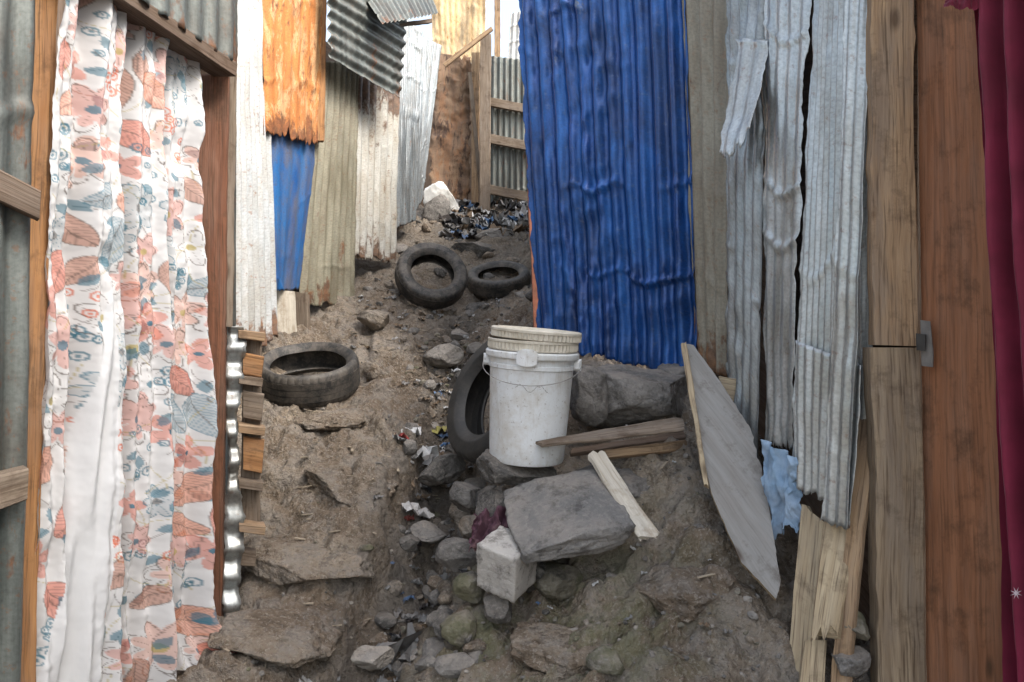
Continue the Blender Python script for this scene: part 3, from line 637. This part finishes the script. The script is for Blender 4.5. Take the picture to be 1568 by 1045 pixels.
slab('post',P(757,-60,8.9),P(766,-60,8.9),P(766,100,8.9),P(757,100,8.9),.08,MT['w_tan'],parent=he)
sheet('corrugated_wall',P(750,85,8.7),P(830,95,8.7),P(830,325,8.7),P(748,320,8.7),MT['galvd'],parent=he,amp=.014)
for a,b in ((152,165),(208,222),(286,300)):
    slab('rail',P(748,a-4,8.6),P(830,a+12,8.6),P(830,b+12,8.6),P(748,b-4,8.6),.06,MT['w_grey'],'u',parent=he)
sheet('upper_wall',P(655,-90,9.2),P(746,-90,9.2),P(742,110,9.2),P(664,100,9.2),MT['cream'],amp=.004,jb=.12,dent=.05,parent=he)
sheet('side_upper_wall',P(782,20,9.4),P(840,10,9.4),P(840,110,9.4),P(776,110,9.4),MT['white'],parent=he)
slab('diagonal_pole',P(678,96,8.0),P(752,40,8.0),P(755,45,8.0),P(682,102,8.0),.04,MT['w_tan'],'u',parent=he)

# ---------------------------------------------------------------- RIGHT SIDE
sheet('blue_corrugated_sheet',P(770,-330,3.55),P(1040,-430,2.92),P(1071,585,2.86),P(824,530,3.55),MT['blue'],amp=.017,dent=.012,js=.012,jb=.02,pitch=.084,res=16,cre=2.2,crump=.016)
sheet('lane_shading_sheet',Vector((.22,3.75,CZ+2.4)),Vector((.50,8.4,CZ+2.9)),Vector((.50,8.4,CZ+1.2)),Vector((.22,3.75,CZ-.2)),MT['galv'],amp=.012)  # hidden sheet added up the lane, height set to shade the left sheets
slab('orange_edge_board',P(803,165,3.72),P(840,165,3.72),P(846,520,3.72),P(818,520,3.72),.03,plain('terracotta_paint',(.34,.13,.08),.85))
sheet('beige_corrugated_sheet',P(1036,-200,2.90),P(1122,-200,2.62),P(1118,585,2.62),P(1064,562,2.88),MT['beige'],amp=.015,pitch=.085)
sheet('grey_corrugated_sheet',P(1112,-150,2.56),P(1176,-150,2.34),P(1160,790,2.30),P(1108,620,2.55),MT['galv'],amp=.009,js=.016,dent=.004,res=18,crump=.018)
sheet('grey_torn_sheet',P(1168,-150,2.36),P(1246,-150,2.12),P(1210,690,2.1),P(1168,686,2.3),MT['galvl'],amp=.005,js=.016,dent=.005,jb=.04,pitch=.06,res=18,cre=1.2,crump=.022)
sheet('torn_metal_flap',P(1126,60,2.42),P(1178,60,2.3),P(1152,225,2.25),P(1108,262,2.36),MT['galvl'],amp=.004,js=.016,dent=.006,jb=.05,pitch=.06,res=18,crump=.022,curl=lambda u,v:-.03*v*v)
sheet('light_corrugated_sheet',P(1250,-150,2.12),P(1334,-150,1.82),P(1336,660,1.80),P(1210,752,2.06),MT['galvl'],amp=.0048,js=.006,jb=.02,pitch=.032,res=12,dent=.002,cre=.5,crump=.008)
sheet('light_corrugated_sheet',P(1300,-120,1.86),P(1342,-120,1.79),P(1300,815,1.76),P(1258,800,1.84),MT['galvl'],amp=.0048,js=.008,jb=.02,pitch=.032,res=12,dent=.002,cre=.5,crump=.008)
sheet('light_corrugated_sheet',P(1215,520,2.02),P(1322,560,1.77),P(1302,812,1.77),P(1214,745,1.99),MT['galvl'],amp=.0048,js=.006,jb=.02,pitch=.032,res=12,dent=.002,cre=.5,crump=.010)
slab('dark_gap_backing',Vector((.86,3.0,CZ+1.7)),Vector((1.04,1.75,CZ+1.5)),Vector((1.04,1.75,CZ-1.1)),Vector((.86,3.0,CZ-.4)),.04,MT['w_dark'],'u')  # dark board added behind the sheets so their gaps look shaded
slab('wooden_post',P(1334,-120,1.74),P(1396,-120,1.72),P(1408,530,1.72),P(1337,528,1.74),.05,MT['w_tan'],wob=.005)
slab('wooden_post',P(1338,532,1.735),P(1412,532,1.72),P(1418,1120,1.72),P(1346,1120,1.735),.06,MT['w_gtan'],wob=.005)
dr=empty('plywood_door')
slab('leaf',P(1400,-160,1.74),P(1512,-160,1.52),P(1568,1160,1.52),P(1420,1160,1.74),.02,MT['w_ply'],parent=dr)
slab('latch_plate',P(1408,490,1.70),P(1424,492,1.68),P(1428,562,1.68),P(1410,560,1.70),.006,plain('latch_steel',(.2,.19,.18),.4),parent=dr)
slab('latch_bolt',P(1404,510,1.69),P(1420,512,1.68),P(1420,538,1.68),P(1405,536,1.69),.006,plain('latch_bolt',(.04,.04,.04),.4),parent=dr)
slab('timber_offcut',P(1228,755,1.98),P(1266,800,1.9),P(1240,1120,1.75),P(1196,1120,1.8),.025,MT['w_light'],jag=.05)
slab('timber_offcut',P(1262,790,1.86),P(1312,800,1.8),P(1282,985,1.74),P(1240,985,1.76),.025,MT['w_light'],jag=.08)
slab('timber_offcut',P(1312,640,1.84),P(1338,640,1.80),P(1290,1120,1.72),P(1262,1120,1.74),.02,MT['w_tan'],jag=.02)
slab('timber_offcut',P(1235,980,1.80),P(1268,980,1.80),P(1262,1120,1.68),P(1220,1120,1.68),.02,MT['w_light'])
# unseen wall added beside the viewpoint, tall enough to keep sun off the curtain
sheet('sun_blocking_wall',Vector((1.30,1.62,CZ+2.9)),Vector((1.75,-1.6,CZ+2.9)),Vector((1.75,-1.6,CZ-1.5)),Vector((1.30,1.62,CZ-1.2)),MT['galvl'])
def mcurtain():
    nu,nv=90,200; TLc,TRc=P(1478,-140,1.46),P(1760,-140,1.16); BLc,BRc=P(1548,1200,1.46),P(1860,1200,1.16)
    nrm=((TRc-TLc).cross(BLc-TLc)).normalized(); V=[]
    for j in range(nv):
        v=j/(nv-1)
        for i in range(nu):
            u=i/(nu-1); p=TLc.lerp(TRc,u).lerp(BLc.lerp(BRc,u),v); p=p+nrm*(.022*math.sin(u*40+math.sin(v*4))+.008*fb(u*9,v*9,3,3)); V.append(p)
    m=M('maroon_fabric'); co=m.coord(); c=m.mix(m.ramp(m.noise(co,6,4),.4,.6),(.125,.008,.026),(.18,.012,.04)); m.col(c); m.bump(m.noise(m.coord(None,(60,60,6)),1,4),.3,.004); m.fin(.7,0,.3); m.b.inputs['Sheen Weight'].default_value=.15
    e=empty('maroon_curtain'); mkobj('fabric',V,grid_faces(nu,nv),m.m,parent=e)
    wm=plain('embroidery_white',(.7,.6,.65),.8,dirt=0)
    for a,b,s in ((1556,908,.013),):
        c0=P(a,b,1.36); VV=[c0]
        for k in range(16):
            an=k/16*6.283; r_=s*(1 if k%2 else .25); VV.append(c0+Vector((math.cos(an)*r_,0.0,math.sin(an)*r_)))
        mkobj('embroidered_star',VV,[(0,1+k,1+(k+1)%16) for k in range(16)],wm,smooth=False,parent=e)
    cloth('pelmet_edge',P(1446,-40,1.45),P(1500,-60,1.42),P(1498,10,1.42),P(1446,14,1.45),m.m,.01,3,30,parent=e)
mcurtain()
# ---------------------------------------------------------------- light, world, camera
el=math.radians(48); az=(.86,-.51); S=Vector((az[0]*math.cos(el),az[1]*math.cos(el),math.sin(el)))
sl=bpy.data.lights.new('sun','SUN'); sl.energy=2.3; sl.angle=math.radians(15); sl.color=(1,.96,.89)
so=bpy.data.objects.new('sun',sl); scene.collection.objects.link(so); so.rotation_euler=S.to_track_quat('Z','Y').to_euler()
w=bpy.data.worlds.new('World'); scene.world=w; w.use_nodes=True; nt=w.node_tree; bg=nt.nodes['Background']
sky=nt.nodes.new('ShaderNodeTexSky'); sky.sky_type='NISHITA'; sky.sun_disc=False; sky.sun_elevation=el; sky.sun_rotation=math.atan2(az[0],az[1])
sky.dust_density=6; sky.air_density=1.5; sky.ozone_density=1.5
hs=nt.nodes.new('ShaderNodeHueSaturation'); hs.inputs['Saturation'].default_value=.6; hs.inputs['Value'].default_value=3.0
nt.links.new(sky.outputs[0],hs.inputs['Color']); nt.links.new(hs.outputs[0],bg.inputs[0]); bg.inputs[1].default_value=.15
cam=bpy.data.cameras.new('camera'); cam.lens=24; cam.sensor_width=36; cam.clip_end=1000; cam.clip_start=.02
co_=bpy.data.objects.new('camera',cam); scene.collection.objects.link(co_); co_.location=(0,0,CZ); co_.rotation_euler=(math.pi/2,0,0); scene.camera=co_
scene.view_settings.view_transform='Standard'; scene.view_settings.look='None'; scene.view_settings.exposure=0
